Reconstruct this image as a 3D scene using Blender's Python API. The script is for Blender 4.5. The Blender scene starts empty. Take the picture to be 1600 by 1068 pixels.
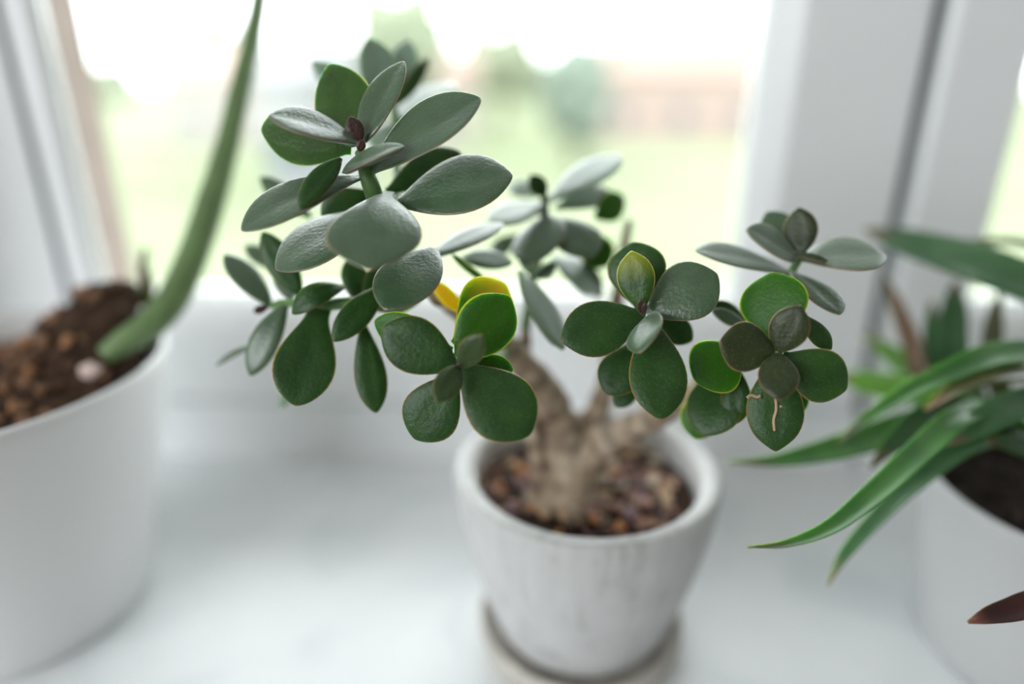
import bpy, bmesh, math, random
from mathutils import Vector, Matrix, noise

random.seed(7)
scene = bpy.context.scene
COL = scene.collection

# ------------------------------------------------------------------ camera
cam_d = bpy.data.cameras.new('camera')
cam = bpy.data.objects.new('camera', cam_d)
COL.objects.link(cam)
cam.location = (0, 0, 0.222)
cam.rotation_euler = (math.radians(90 - 21.6), 0, math.radians(2.0))
cam_d.sensor_width = 36
cam_d.lens = 1067 / 1600 * 36
cam_d.clip_start = 0.01
cam_d.clip_end = 500
cam_d.dof.use_dof = True
cam_d.dof.focus_distance = 0.181
cam_d.dof.aperture_fstop = 2.0
cam_d.dof.aperture_blades = 0
scene.camera = cam

# ------------------------------------------------------------------ sky, light, exposure
world = bpy.data.worlds.new('overcast_sky')
scene.world = world
world.use_nodes = True
bg = world.node_tree.nodes['Background']
bg.inputs['Color'].default_value = (0.93, 0.97, 1.0, 1)
bg.inputs['Strength'].default_value = 6.6

fill_d = bpy.data.lights.new('room_fill_light', 'AREA')  # unseen area lamp added behind the camera to brighten the room-facing sides
fill_d.shape = 'RECTANGLE'
fill_d.size, fill_d.size_y = 1.3, 1.1
fill_d.energy = 23
fill_d.color = (0.92, 0.965, 1.0)
fill = bpy.data.objects.new('room_fill_light', fill_d)
COL.objects.link(fill)
fill.location = (-1.15, -0.95, 0.55)
fill.rotation_euler = (math.radians(72), 0, math.radians(-43))

vs = scene.view_settings
vs.view_transform = 'Standard'
vs.look = 'None'
vs.gamma = 1
vs.use_curve_mapping = False
vs.exposure = 0.0
scene.cycles.max_bounces = 12
scene.cycles.diffuse_bounces = 6
scene.cycles.transparent_max_bounces = 16
scene.cycles.use_denoising = True

# ------------------------------------------------------------------ helpers
def tag(o, label=None, cat=None, group=None, kind=None):
    if label: o['label'] = label
    if cat: o['category'] = cat
    if group: o['group'] = group
    if kind: o['kind'] = kind
    return o

def empty(name, loc=(0, 0, 0)):
    o = bpy.data.objects.new(name, None)
    o.empty_display_size = 0.02
    COL.objects.link(o)
    o.location = loc
    return o

def link_mesh(name, me, mat, parent=None, loc=None):
    """link a mesh whose vertices are in world space; a parent Empty sits at its base"""
    o = bpy.data.objects.new(name, me)
    COL.objects.link(o)
    if mat is not None and not me.materials:
        me.materials.append(mat)
    if parent is not None:
        o.parent = parent
        o.matrix_parent_inverse = parent.matrix_world.inverted() if parent.parent else Matrix.Translation(parent.location).inverted()
    if loc is not None:
        o.location = loc
    return o

def finish(bm, name, mat, parent=None, smooth=True, loc=None):
    bmesh.ops.recalc_face_normals(bm, faces=bm.faces)
    me = bpy.data.meshes.new(name)
    bm.to_mesh(me)
    bm.free()
    if smooth:
        me.polygons.foreach_set('use_smooth', [True] * len(me.polygons))
    return link_mesh(name, me, mat, parent, loc)

def add_box(bm, x0, x1, y0, y1, z0, z1, bevel=0.0):
    r = bmesh.ops.create_cube(bm, size=1)
    vsx = r['verts']
    for v in vsx:
        v.co = Vector(((x0 + x1) / 2 + v.co.x * (x1 - x0), (y0 + y1) / 2 + v.co.y * (y1 - y0), (z0 + z1) / 2 + v.co.z * (z1 - z0)))
    if bevel > 0:
        es = list({e for v in vsx for e in v.link_edges})
        bmesh.ops.bevel(bm, geom=es, offset=bevel, segments=3, profile=0.5, affect='EDGES')
    return bm

def box_obj(name, mat, parent, x0, x1, y0, y1, z0, z1, bevel=0.0):
    bm = bmesh.new()
    add_box(bm, x0, x1, y0, y1, z0, z1, bevel)
    return finish(bm, name, mat, parent, smooth=False)

def prism_x(name, mat, parent, prof, x0, x1):
    """profile given as (y, z), swept along x"""
    bm = bmesh.new()
    a = [bm.verts.new((x0, y, z)) for y, z in prof]
    b = [bm.verts.new((x1, y, z)) for y, z in prof]
    bm.faces.new(a); bm.faces.new(b[::-1])
    n = len(prof)
    for i in range(n):
        bm.faces.new((a[i], b[i], b[(i + 1) % n], a[(i + 1) % n]))
    return finish(bm, name, mat, parent, smooth=False)

def prism_z(name, mat, parent, prof, z0, z1):
    """profile given as (x, y), swept along z"""
    bm = bmesh.new()
    a = [bm.verts.new((x, y, z0)) for x, y in prof]
    b = [bm.verts.new((x, y, z1)) for x, y in prof]
    bm.faces.new(a); bm.faces.new(b[::-1])
    n = len(prof)
    for i in range(n):
        bm.faces.new((a[i], b[i], b[(i + 1) % n], a[(i + 1) % n]))
    return finish(bm, name, mat, parent, smooth=False)

def lathe(prof, n=96, c=(0, 0)):
    bm = bmesh.new()
    rings = []
    for r, z in prof:
        if r < 1e-6:
            rings.append([bm.verts.new((c[0], c[1], z))])
        else:
            rings.append([bm.verts.new((c[0] + r * math.cos(2 * math.pi * k / n), c[1] + r * math.sin(2 * math.pi * k / n), z)) for k in range(n)])
    for A, B in zip(rings, rings[1:]):
        for k in range(n):
            k2 = (k + 1) % n
            if len(A) == 1 and len(B) == 1: continue
            if len(A) == 1: bm.faces.new((A[0], B[k], B[k2]))
            elif len(B) == 1: bm.faces.new((A[k], B[0], A[k2]))
            else: bm.faces.new((A[k], B[k], B[k2], A[k2]))
    return bm

def smooth_prof(pts, n=6):
    return catmull([Vector((p[0], p[1], 0)) for p in pts], n)

def catmull(P, n=8):
    out = []
    for i in range(len(P) - 1):
        p0 = P[i - 1] if i > 0 else P[0] * 2 - P[1]
        p1, p2 = P[i], P[i + 1]
        p3 = P[i + 2] if i + 2 < len(P) else P[-1] * 2 - P[-2]
        for k in range(n):
            t = k / n
            out.append(0.5 * ((2 * p1) + (p2 - p0) * t + (2 * p0 - 5 * p1 + 4 * p2 - p3) * t * t + (3 * p1 - p0 - 3 * p2 + p3) * t ** 3))
    out.append(P[-1].copy())
    return out

def frames_along(C):
    T = []
    for i in range(len(C)):
        a = C[max(i - 1, 0)]; b = C[min(i + 1, len(C) - 1)]
        d = (b - a)
        T.append(d.normalized() if d.length > 1e-9 else Vector((0, 0, 1)))
    return T

def tube(path, n=14, sub=8, ring_every=0.0, ring_amp=0.0, bump=0.0, seed=0, taper_end=True):
    """path: list of (x, y, z, radius); scars every ring_every metres"""
    P = [Vector(p[:3]) for p in path]
    R = [Vector((p[3], 0, 0)) for p in path]
    C = catmull(P, sub); RR = [max(r.x, 0.0004) for r in catmull(R, sub)]
    if ring_every:                      # resample finely so the leaf scars show
        C2, R2, acc = [C[0]], [RR[0]], 0
        for i in range(len(C) - 1):
            L = (C[i + 1] - C[i]).length
            k = max(1, int(L / (ring_every / 6)))
            for j in range(1, k + 1):
                C2.append(C[i].lerp(C[i + 1], j / k)); R2.append(RR[i] + (RR[i + 1] - RR[i]) * j / k)
        C, RR = C2, R2
    T = frames_along(C)
    bm = bmesh.new()
    lay = bm.verts.layers.float.new('scar')
    up = Vector((0.3, -1, 0.2))
    rings, s = [], 0.0
    for i, c in enumerate(C):
        if i: s += (c - C[i - 1]).length
        t = T[i]
        up = (up - t * up.dot(t)).normalized()
        b = t.cross(up)
        m = 0.0
        if ring_every:
            ph = (s / ring_every + 0.30 * noise.noise(Vector((s * 140, seed * 1.7, 0)))) % 1.0
            m = math.exp(-((ph - 0.5) / 0.20) ** 2)
        rr = RR[i] * (1 + ring_amp * m)
        ring = []
        for k in range(n):
            a = 2 * math.pi * k / n
            d = up * math.cos(a) + b * math.sin(a)
            q = c + d * rr
            if bump: q = q + d * (bump * rr * noise.noise(q * 160 + Vector((seed, 0, 0))))
            v = bm.verts.new(q); v[lay] = m * (0.80 + 0.8 * noise.noise(q * 110 + Vector((3, seed, 0)))) * min(1.0, 0.0045 / max(RR[i], 0.001) + 0.25)
            ring.append(v)
        rings.append(ring)
    for A, B in zip(rings, rings[1:]):
        for k in range(n):
            bm.faces.new((A[k], A[(k + 1) % n], B[(k + 1) % n], B[k]))
    for ring, q in ((rings[0], C[0]), (rings[-1], C[-1] + T[-1] * RR[-1] * 0.7)):
        v = bm.verts.new(q)
        for k in range(n): bm.faces.new((ring[k], ring[(k + 1) % n], v))
    return bm

# ------------------------------------------------------------------ materials
def nodes_of(name):
    m = bpy.data.materials.new(name)
    m.use_nodes = True
    nt = m.node_tree
    return m, nt, nt.nodes['Principled BSDF'], nt.nodes.new, nt.links.new

def ramp(N, stops):
    r = N('ShaderNodeValToRGB')
    e = r.color_ramp.elements
    e[0].position, e[0].color = stops[0][0], (*stops[0][1], 1)
    e[1].position, e[1].color = stops[-1][0], (*stops[-1][1], 1)
    for p, c in stops[1:-1]:
        x = e.new(p); x.color = (*c, 1)
    return r

def plain(name, col, rough=0.5, spec=0.5, var=0.0, scale=40, bump=0.0, bscale=200, col2=None):
    m, nt, bs, N, L = nodes_of(name)
    bs.inputs['Base Color'].default_value = (*col, 1)
    bs.inputs['Roughness'].default_value = rough
    bs.inputs['Specular IOR Level'].default_value = spec
    tc = N('ShaderNodeTexCoord')
    if var or col2:
        nz = N('ShaderNodeTexNoise'); nz.inputs['Scale'].default_value = scale; nz.inputs['Detail'].default_value = 5
        L(tc.outputs['Object'], nz.inputs['Vector'])
        c2 = col2 or tuple(c * (1 - var) for c in col)
        r = ramp(N, [(0.35, c2), (0.65, col)])
        L(nz.outputs['Fac'], r.inputs['Fac']); L(r.outputs['Color'], bs.inputs['Base Color'])
    if bump:
        nb = N('ShaderNodeTexNoise'); nb.inputs['Scale'].default_value = bscale; nb.inputs['Detail'].default_value = 4
        L(tc.outputs['Object'], nb.inputs['Vector'])
        b = N('ShaderNodeBump'); b.inputs['Strength'].default_value = bump; b.inputs['Distance'].default_value = 0.001
        L(nb.outputs['Fac'], b.inputs['Height']); L(b.outputs['Normal'], bs.inputs['Normal'])
    return m

def leaf_material(name, col, col2, edge, sss=0.75, sss_scale=0.0026, radius=(0.55, 1.0, 0.12), rough=0.42, bloom=0.25, tipcol=None, speck=0.5, spec=0.45):
    m, nt, bs, N, L = nodes_of(name)
    tc = N('ShaderNodeTexCoord')
    nz = N('ShaderNodeTexNoise'); nz.inputs['Scale'].default_value = 140; nz.inputs['Detail'].default_value = 4
    L(tc.outputs['Object'], nz.inputs['Vector'])
    r = ramp(N, [(0.3, col2), (0.7, col)])
    L(nz.outputs['Fac'], r.inputs['Fac'])
    # pale pin-prick glands
    vo = N('ShaderNodeTexVoronoi'); vo.inputs['Scale'].default_value = 1500
    L(tc.outputs['Object'], vo.inputs['Vector'])
    sp = ramp(N, [(0.06, (speck, speck, speck)), (0.22, (0, 0, 0))])
    L(vo.outputs['Distance'], sp.inputs['Fac'])
    mx0 = N('ShaderNodeMix'); mx0.data_type = 'RGBA'
    L(sp.outputs['Color'], mx0.inputs['Factor']); L(r.outputs['Color'], mx0.inputs['A'])
    mx0.inputs['B'].default_value = (0.30, 0.40, 0.26, 1)
    cur = mx0.outputs['Result']
    if tipcol:
        at2 = N('ShaderNodeAttribute'); at2.attribute_name = 'along'
        rt = ramp(N, [(0.45, (0, 0, 0)), (0.9, (1, 1, 1))])
        L(at2.outputs['Fac'], rt.inputs['Fac'])
        mt = N('ShaderNodeMix'); mt.data_type = 'RGBA'
        L(rt.outputs['Color'], mt.inputs['Factor']); L(cur, mt.inputs['A']); mt.inputs['B'].default_value = (*tipcol, 1)
        cur = mt.outputs['Result']
    at = N('ShaderNodeAttribute'); at.attribute_name = 'margin'
    re = ramp(N, [(0.55, (0, 0, 0)), (0.95, (1, 1, 1))])
    L(at.outputs['Fac'], re.inputs['Fac'])
    mx = N('ShaderNodeMix'); mx.data_type = 'RGBA'
    L(re.outputs['Color'], mx.inputs['Factor']); L(cur, mx.inputs['A'])
    mx.inputs['B'].default_value = (*edge, 1)
    L(mx.outputs['Result'], bs.inputs['Base Color'])
    bs.inputs['Subsurface Weight'].default_value = sss
    bs.inputs['Subsurface Radius'].default_value = radius
    bs.inputs['Subsurface Scale'].default_value = sss_scale
    bs.inputs['Subsurface Anisotropy'].default_value = 0.6
    bs.inputs['Roughness'].default_value = rough
    bs.inputs['Specular IOR Level'].default_value = spec
    bs.inputs['Sheen Weight'].default_value = bloom
    bs.inputs['Sheen Roughness'].default_value = 0.4
    nb = N('ShaderNodeTexNoise'); nb.inputs['Scale'].default_value = 900; nb.inputs['Detail'].default_value = 3
    L(tc.outputs['Object'], nb.inputs['Vector'])
    b = N('ShaderNodeBump'); b.inputs['Strength'].default_value = 0.5; b.inputs['Distance'].default_value = 0.00035
    L(nb.outputs['Fac'], b.inputs['Height']); L(b.outputs['Normal'], bs.inputs['Normal'])
    return m

LEAF = {
    'g': leaf_material('jade_green', (0.042, 0.118, 0.018), (0.024, 0.082, 0.013), (0.30, 0.10, 0.045), bloom=0.05, spec=0.4),
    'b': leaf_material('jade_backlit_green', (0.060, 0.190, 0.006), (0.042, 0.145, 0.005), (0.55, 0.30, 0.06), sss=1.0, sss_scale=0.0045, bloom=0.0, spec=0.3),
    'm': leaf_material('jade_mid_green', (0.062, 0.145, 0.020), (0.045, 0.112, 0.015), (0.42, 0.17, 0.07), sss=0.9, sss_scale=0.0045, bloom=0.05),
    's': leaf_material('jade_powdery_green', (0.074, 0.148, 0.062), (0.046, 0.104, 0.040), (0.28, 0.14, 0.10), sss=0.5, rough=0.34, bloom=0.42, spec=1.0),
    'd': leaf_material('jade_bronze_young', (0.048, 0.070, 0.018), (0.032, 0.046, 0.014), (0.36, 0.15, 0.09), sss=0.6, bloom=0.08, speck=0.7),
    'x': leaf_material('jade_yellow_rimmed', (0.050, 0.135, 0.012), (0.032, 0.100, 0.010), (0.80, 0.52, 0.22), sss=0.8, bloom=0.05, tipcol=(0.30, 0.33, 0.02)),
    'e': leaf_material('jade_young_green', (0.060, 0.105, 0.030), (0.042, 0.076, 0.022), (0.36, 0.15, 0.09), sss=0.6, bloom=0.08, speck=0.7),
    'r': leaf_material('jade_bud_brown', (0.085, 0.030, 0.023), (0.04, 0.022, 0.016), (0.36, 0.14, 0.10), sss=0.4),
    'y': leaf_material('jade_yellowing', (0.12, 0.25, 0.010), (0.09, 0.20, 0.010), (0.70, 0.34, 0.04), sss=1.0, sss_scale=0.005, bloom=0.0, tipcol=(0.80, 0.55, 0.02), spec=0.3),
    'o': leaf_material('jade_orange_leaf', (0.95, 0.52, 0.01), (0.90, 0.45, 0.01), (0.8, 0.3, 0.02), sss=1.0, sss_scale=0.006, bloom=0.0, spec=0.3),
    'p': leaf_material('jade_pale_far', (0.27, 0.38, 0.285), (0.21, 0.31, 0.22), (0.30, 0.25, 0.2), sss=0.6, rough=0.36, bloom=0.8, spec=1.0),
}
M_STEM = leaf_material('stem_green', (0.14, 0.27, 0.08), (0.10, 0.20, 0.06), (0.14, 0.27, 0.08), sss=0.6, bloom=0.2)

def bark_material():
    m, nt, bs, N, L = nodes_of('succulent_bark')
    tc = N('ShaderNodeTexCoord')
    nz = N('ShaderNodeTexNoise'); nz.inputs['Scale'].default_value = 120; nz.inputs['Detail'].default_value = 6
    L(tc.outputs['Object'], nz.inputs['Vector'])
    r = ramp(N, [(0.28, (0.15, 0.09, 0.055)), (0.48, (0.40, 0.295, 0.205)), (0.72, (0.66, 0.54, 0.42))])
    L(nz.outputs['Fac'], r.inputs['Fac'])
    at = N('ShaderNodeAttribute'); at.attribute_name = 'scar'
    mx = N('ShaderNodeMix'); mx.data_type = 'RGBA'
    ml = N('ShaderNodeMath'); ml.operation = 'MULTIPLY'; ml.inputs[1].default_value = 0.85
    L(at.outputs['Fac'], ml.inputs[0]); L(ml.outputs[0], mx.inputs['Factor'])
    L(r.outputs['Color'], mx.inputs['A']); mx.inputs['B'].default_value = (0.055, 0.038, 0.028, 1)
    L(mx.outputs['Result'], bs.inputs['Base Color'])
    bs.inputs['Roughness'].default_value = 0.75
    b = N('ShaderNodeBump'); b.inputs['Strength'].default_value = 0.6; b.inputs['Distance'].default_value = 0.001
    L(nz.outputs['Fac'], b.inputs['Height']); L(b.outputs['Normal'], bs.inputs['Normal'])
    return m
M_BARK = bark_material()

def pot_material():
    m, nt, bs, N, L = nodes_of('brushed_white_ceramic')
    tc = N('ShaderNodeTexCoord')
    mp = N('ShaderNodeMapping'); mp.inputs['Scale'].default_value = (260, 260, 22)
    L(tc.outputs['Object'], mp.inputs['Vector'])
    nz = N('ShaderNodeTexNoise'); nz.inputs['Scale'].default_value = 1.0; nz.inputs['Detail'].default_value = 6
    L(mp.outputs['Vector'], nz.inputs['Vector'])
    n2 = N('ShaderNodeTexNoise'); n2.inputs['Scale'].default_value = 55; n2.inputs['Detail'].default_value = 5
    L(tc.outputs['Object'], n2.inputs['Vector'])
    ad = N('ShaderNodeMath'); ad.operation = 'ADD'
    L(nz.outputs['Fac'], ad.inputs[0]); L(n2.outputs['Fac'], ad.inputs[1])
    hf = N('ShaderNodeMath'); hf.operation = 'MULTIPLY'; hf.inputs[1].default_value = 0.5
    L(ad.outputs[0], hf.inputs[0])
    r = ramp(N, [(0.34, (0.47, 0.465, 0.455)), (0.46, (0.57, 0.568, 0.56)), (0.7, (0.63, 0.628, 0.62))])
    L(hf.outputs[0], r.inputs['Fac']); L(r.outputs['Color'], bs.inputs['Base Color'])
    bs.inputs['Roughness'].default_value = 0.55
    bs.inputs['Specular IOR Level'].default_value = 0.35
    b = N('ShaderNodeBump'); b.inputs['Strength'].default_value = 0.35; b.inputs['Distance'].default_value = 0.0006
    L(hf.outputs[0], b.inputs['Height']); L(b.outputs['Normal'], bs.inputs['Normal'])
    return m
M_POT = pot_material()
M_SMOOTHPOT = plain('smooth_white_plastic', (0.80, 0.80, 0.795), rough=0.32, spec=0.4)
M_SMOOTHPOT2 = plain('smooth_white_ceramic', (0.52, 0.525, 0.525), rough=0.35, spec=0.4)
M_SAUCER = plain('beige_stoneware', (0.62, 0.58, 0.52), rough=0.7, var=0.25, scale=90, bump=0.3, bscale=300)
M_SOIL = plain('potting_soil', (0.075, 0.045, 0.03), rough=0.95, spec=0.1, var=0.6, scale=160, bump=1.0, bscale=400)
M_SOIL_DARK = plain('dark_peat', (0.03, 0.02, 0.014), rough=0.95, spec=0.1, var=0.5, scale=160, bump=1.0, bscale=400)
CHIP = [plain('chip_tan', (0.62, 0.42, 0.26), rough=0.85, var=0.35, scale=200),
        plain('chip_pink_brown', (0.36, 0.20, 0.155), rough=0.85, var=0.4, scale=200),
        plain('chip_orange', (0.66, 0.28, 0.11), rough=0.85, var=0.3, scale=200),
        plain('chip_dark', (0.075, 0.045, 0.036), rough=0.9, var=0.5, scale=200),
        plain('chip_purple_grey', (0.22, 0.13, 0.15), rough=0.8, var=0.4, scale=200),
        plain('chip_cream', (0.78, 0.66, 0.50), rough=0.85, var=0.2, scale=200)]
BARKCHIP = [plain('pine_bark_brown', (0.27, 0.14, 0.075), rough=0.9, var=0.5, scale=150),
            plain('pine_bark_orange', (0.46, 0.22, 0.10), rough=0.9, var=0.4, scale=150),
            plain('pine_bark_dark', (0.13, 0.065, 0.035), rough=0.9, var=0.5, scale=150)]
M_PINKSTONE = plain('pink_white_pebble', (0.80, 0.62, 0.56), rough=0.7, var=0.15, scale=120)

def sill_material():
    m, nt, bs, N, L = nodes_of('white_marbled_sill')
    tc = N('ShaderNodeTexCoord')
    nz = N('ShaderNodeTexNoise'); nz.inputs['Scale'].default_value = 14; nz.inputs['Detail'].default_value = 8; nz.inputs['Distortion'].default_value = 0.8
    L(tc.outputs['Object'], nz.inputs['Vector'])
    r = ramp(N, [(0.30, (0.74, 0.77, 0.79)), (0.5, (0.86, 0.875, 0.885)), (0.7, (0.90, 0.91, 0.915))])
    L(nz.outputs['Fac'], r.inputs['Fac']); L(r.outputs['Color'], bs.inputs['Base Color'])
    bs.inputs['Roughness'].default_value = 0.38
    return m
M_SILL = sill_material()
M_PVC = plain('white_pvc', (0.89, 0.90, 0.905), rough=0.36, spec=0.45)
M_GASKET = plain('dark_rubber_gasket', (0.055, 0.075, 0.09), rough=0.6)
M_WALL = plain('white_wall_paint', (0.80, 0.80, 0.79), rough=0.9, spec=0.2, bump=0.1)
M_FLOOR = plain('oak_floor', (0.42, 0.30, 0.19), rough=0.5, var=0.3, scale=6)
M_PLASTER = plain('pinkish_outer_plaster', (0.215, 0.172, 0.152), rough=0.95, spec=0.1, var=0.15, scale=30)
M_METALSILL = plain('pale_outer_sill', (0.78, 0.72, 0.69), rough=0.5)

def glass_material():
    m = bpy.data.materials.new('window_glass'); m.use_nodes = True
    nt = m.node_tree; nt.nodes.clear(); N, L = nt.nodes.new, nt.links.new
    out = N('ShaderNodeOutputMaterial'); mix = N('ShaderNodeMixShader')
    tr = N('ShaderNodeBsdfTransparent'); gl = N('ShaderNodeBsdfGlossy'); fr = N('ShaderNodeFresnel')
    tr.inputs['Color'].default_value = (0.97, 0.985, 0.975, 1)
    gl.inputs['Roughness'].default_value = 0.0
    fr.inputs['IOR'].default_value = 1.3
    L(fr.outputs['Fac'], mix.inputs['Fac']); L(tr.outputs[0], mix.inputs[1]); L(gl.outputs[0], mix.inputs[2])
    L(mix.outputs[0], out.inputs['Surface'])
    return m
M_GLASS = glass_material()

# ------------------------------------------------------------------ the room and the sill
def struct(o, label, cat):
    return tag(o, label, cat, None, 'structure')

X0, X1, ZT = -0.335, 0.50, 1.50          # opening of the double window
FY = 0.362                               # inner face of the window frame
sill_bm = bmesh.new()
add_box(sill_bm, -0.95, 1.25, 0.045, FY + 0.03, -0.03, 0.0, 0.004)
struct(finish(sill_bm, 'window_sill', M_SILL, smooth=False), 'white marbled window sill the potted plants stand on', 'window sill')

wb = bmesh.new()
add_box(wb, -2.2, X0, 0.30, 0.490, -0.88, 1.75)
add_box(wb, X1, 2.2, 0.30, 0.490, -0.88, 1.75)
add_box(wb, X0, X1, 0.30, 0.490, ZT, 1.75)
add_box(wb, X0, X1, 0.30, 0.490, -0.88, -0.031)
o = finish(wb, 'wall_back', M_WALL, smooth=False)
struct(o, 'white interior wall around the window', 'wall')
o = box_obj('wall_left', M_WALL, None, -2.3, -2.2, -3.2, 0.535, -0.88, 1.75); struct(o, 'white side wall left of the window', 'wall')
o = box_obj('wall_right', M_WALL, None, 2.2, 2.3, -3.2, 0.535, -0.88, 1.75); struct(o, 'white side wall right of the window', 'wall')
o = box_obj('wall_front', M_WALL, None, -2.3, 2.3, -3.3, -3.2, -0.88, 1.75); struct(o, 'white wall opposite the window', 'wall')
o = box_obj('floor', M_FLOOR, None, -2.3, 2.3, -3.3, 0.535, -0.98, -0.88); struct(o, 'oak floor of the room below the sill', 'floor')
o = box_obj('ceiling', M_WALL, None, -2.3, 2.3, -3.3, 0.535, 1.75, 1.85); struct(o, 'white ceiling of the room', 'ceiling')
# outer face of the house: pinkish plaster reveals and a pale outer sill
ob = bmesh.new()
add_box(ob, X0 - 0.06, -0.300, 0.436, 0.4865, -0.05, ZT + 0.05)
o = finish(ob, 'trim_1', M_PLASTER, smooth=False); struct(o, 'pinkish plastered outer reveal beyond the left window edge', 'reveal')
o = box_obj('trim_2', M_METALSILL, None, X0, X1, 0.435, 0.56, -0.05, 0.012, 0.003); struct(o, 'pale outer window sill beyond the glass', 'outer sill')

# window 1 (the large pane behind the jade plant)
w1 = empty('window_1', (-0.07, FY, 0)); struct(w1, 'white framed window with a bright garden view behind the jade plant', 'window')
GL, GR, GB = -0.2475, 0.1125, 0.100       # visible glass edges and bottom
bead = 0.011
prism_x('bottom_frame', M_PVC, w1, [(FY + 0.002, 0.0), (FY + 0.07, 0.0), (FY + 0.07, 0.036), (FY + 0.002, 0.036)], X0, 0.19)
prism_x('bottom_rail', M_PVC, w1, [(FY + 0.001, 0.0385), (FY + 0.07, 0.0385), (FY + 0.07, GB - 0.012), (FY + 0.026, GB), (FY + bead + 0.002, GB - 0.004), (FY + 0.004, GB - 0.010), (FY + 0.001, GB - 0.014)], -0.262, 0.187)
prism_z('left_stile', M_PVC, w1, [(-0.2625, FY), (GL - 0.003, FY), (GL, FY + 0.006), (GL - 0.0135, FY + 0.030), (-0.2625, FY + 0.030)], 0.0385, ZT - 0.05)
prism_z('left_frame', M_PVC, w1, [(X0, FY + 0.002), (-0.2690, FY + 0.002), (-0.2690, FY + 0.036), (-0.30, FY + 0.07), (X0, FY + 0.07)], 0.0, ZT)
prism_z('left_gasket', M_GASKET, w1, [(-0.2689, FY + 0.003), (-0.2626, FY + 0.003), (-0.2626, FY + 0.034), (-0.2689, FY + 0.034)], 0.0, ZT)
prism_z('right_stile', M_PVC, w1, [(GR, FY + 0.028), (GR, FY + 0.016), (GR + 0.010, FY + 0.003), (GR + 0.014, FY), (0.184, FY), (0.187, FY + 0.003), (0.187, FY + 0.07), (GR + 0.012, FY + 0.07)], 0.0385, ZT - 0.05)
prism_x('top_rail', M_PVC, w1, [(FY, ZT - 0.10), (FY + 0.07, ZT - 0.10), (FY + 0.07, ZT - 0.0), (FY, ZT)], X0, 0.187)
prism_z('mullion_gasket', M_GASKET, w1, [(0.1871, FY + 0.012), (0.1955, FY + 0.012), (0.1955, FY + 0.06), (0.1871, FY + 0.06)], 0.0, ZT)
box_obj('glass_pane', M_GLASS, w1, GL - 0.013, GR + 0.008, FY + 0.0235, FY + 0.0275, GB - 0.008, ZT - 0.09)

# window 2 (its sash fills the right edge of the picture)
w2 = empty('window_2', (0.45, FY, 0)); struct(w2, 'white window sash beyond the dark gap, behind the spiky plant', 'window')
prism_x('bottom_frame', M_PVC, w2, [(FY + 0.002, 0.0), (FY + 0.07, 0.0), (FY + 0.07, 0.036), (FY + 0.002, 0.036)], 0.196, X1)
prism_x('bottom_rail', M_PVC, w2, [(FY + 0.001, 0.0385), (FY + 0.07, 0.0385), (FY + 0.07, GB - 0.012), (FY + 0.026, GB), (FY + bead + 0.002, GB - 0.004), (FY + 0.004, GB - 0.010), (FY + 0.001, GB - 0.014)], 0.196, X1)
prism_z('left_stile', M_PVC, w2, [(0.1956, FY + 0.003), (0.1985, FY), (0.234, FY), (0.244, FY + 0.012), (0.244, FY + 0.028), (0.235, FY + 0.07), (0.1956, FY + 0.07)], 0.0385, ZT - 0.05)
prism_z('right_stile', M_PVC, w2, [(X1 - 0.075, FY), (X1, FY), (X1, FY + 0.07), (X1 - 0.065, FY + 0.07)], 0.0, ZT)
prism_x('top_rail', M_PVC, w2, [(FY, ZT - 0.10), (FY + 0.07, ZT - 0.10), (FY + 0.07, ZT - 0.0), (FY, ZT)], 0.196, X1)
box_obj('glass_pane', M_GLASS, w2, 0.236, X1 - 0.068, FY + 0.030, FY + 0.034, GB - 0.008, ZT - 0.09)

# ------------------------------------------------------------------ the garden outside
M_LAWN = plain('pale_lawn', (0.205, 0.225, 0.150), rough=1, spec=0, col2=(0.172, 0.197, 0.122), scale=0.15)
M_TREE = [plain('tree_light_green', (0.225, 0.252, 0.178), rough=1, spec=0, var=0.2, scale=0.8),
          plain('tree_blue_green', (0.172, 0.208, 0.172), rough=1, spec=0, var=0.2, scale=0.8),
          plain('tree_mid_green', (0.212, 0.242, 0.168), rough=1, spec=0, var=0.2, scale=0.8)]
M_TRUNKWOOD = plain('tree_trunk', (0.14, 0.115, 0.09), rough=1, spec=0, var=0.3, scale=4)
M_HWALL = plain('house_render', (0.300, 0.270, 0.245), rough=1, spec=0)
M_HPINK = plain('house_pink_render', (0.315, 0.245, 0.215), rough=1, spec=0)
M_HROOF = plain('house_roof_tiles', (0.315, 0.232, 0.200), rough=1, spec=0, var=0.12, scale=2)
M_HGREY = plain('house_grey_roof', (0.245, 0.248, 0.250), rough=1, spec=0, var=0.1, scale=2)
M_HWIN = plain('house_window', (0.10, 0.12, 0.14), rough=0.2)
GZ = -4.0
g = bmesh.new()
bmesh.ops.create_grid(g, x_segments=40, y_segments=40, size=150)
for v in g.verts:
    v.co += Vector((0, 150.6, GZ + 0.10 * noise.noise(v.co * 0.08)))
struct(finish(g, 'ground', M_LAWN), 'pale green lawn of the garden far below the window', 'lawn')

def blob(bm, c, r, seed, squash=1.0, sub=2):
    res = bmesh.ops.create_icosphere(bm, subdivisions=sub, radius=1)
    for v in res['verts']:
        n = v.co.normalized()
        k = 1 + 0.28 * noise.noise(n * 2.1 + Vector((seed, seed * 0.7, 0))) + 0.12 * noise.noise(n * 6 + Vector((0, seed, 3)))
        v.co = Vector(c) + Vector((n.x * r * k, n.y * r * k, n.z * r * k * squash))

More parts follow.
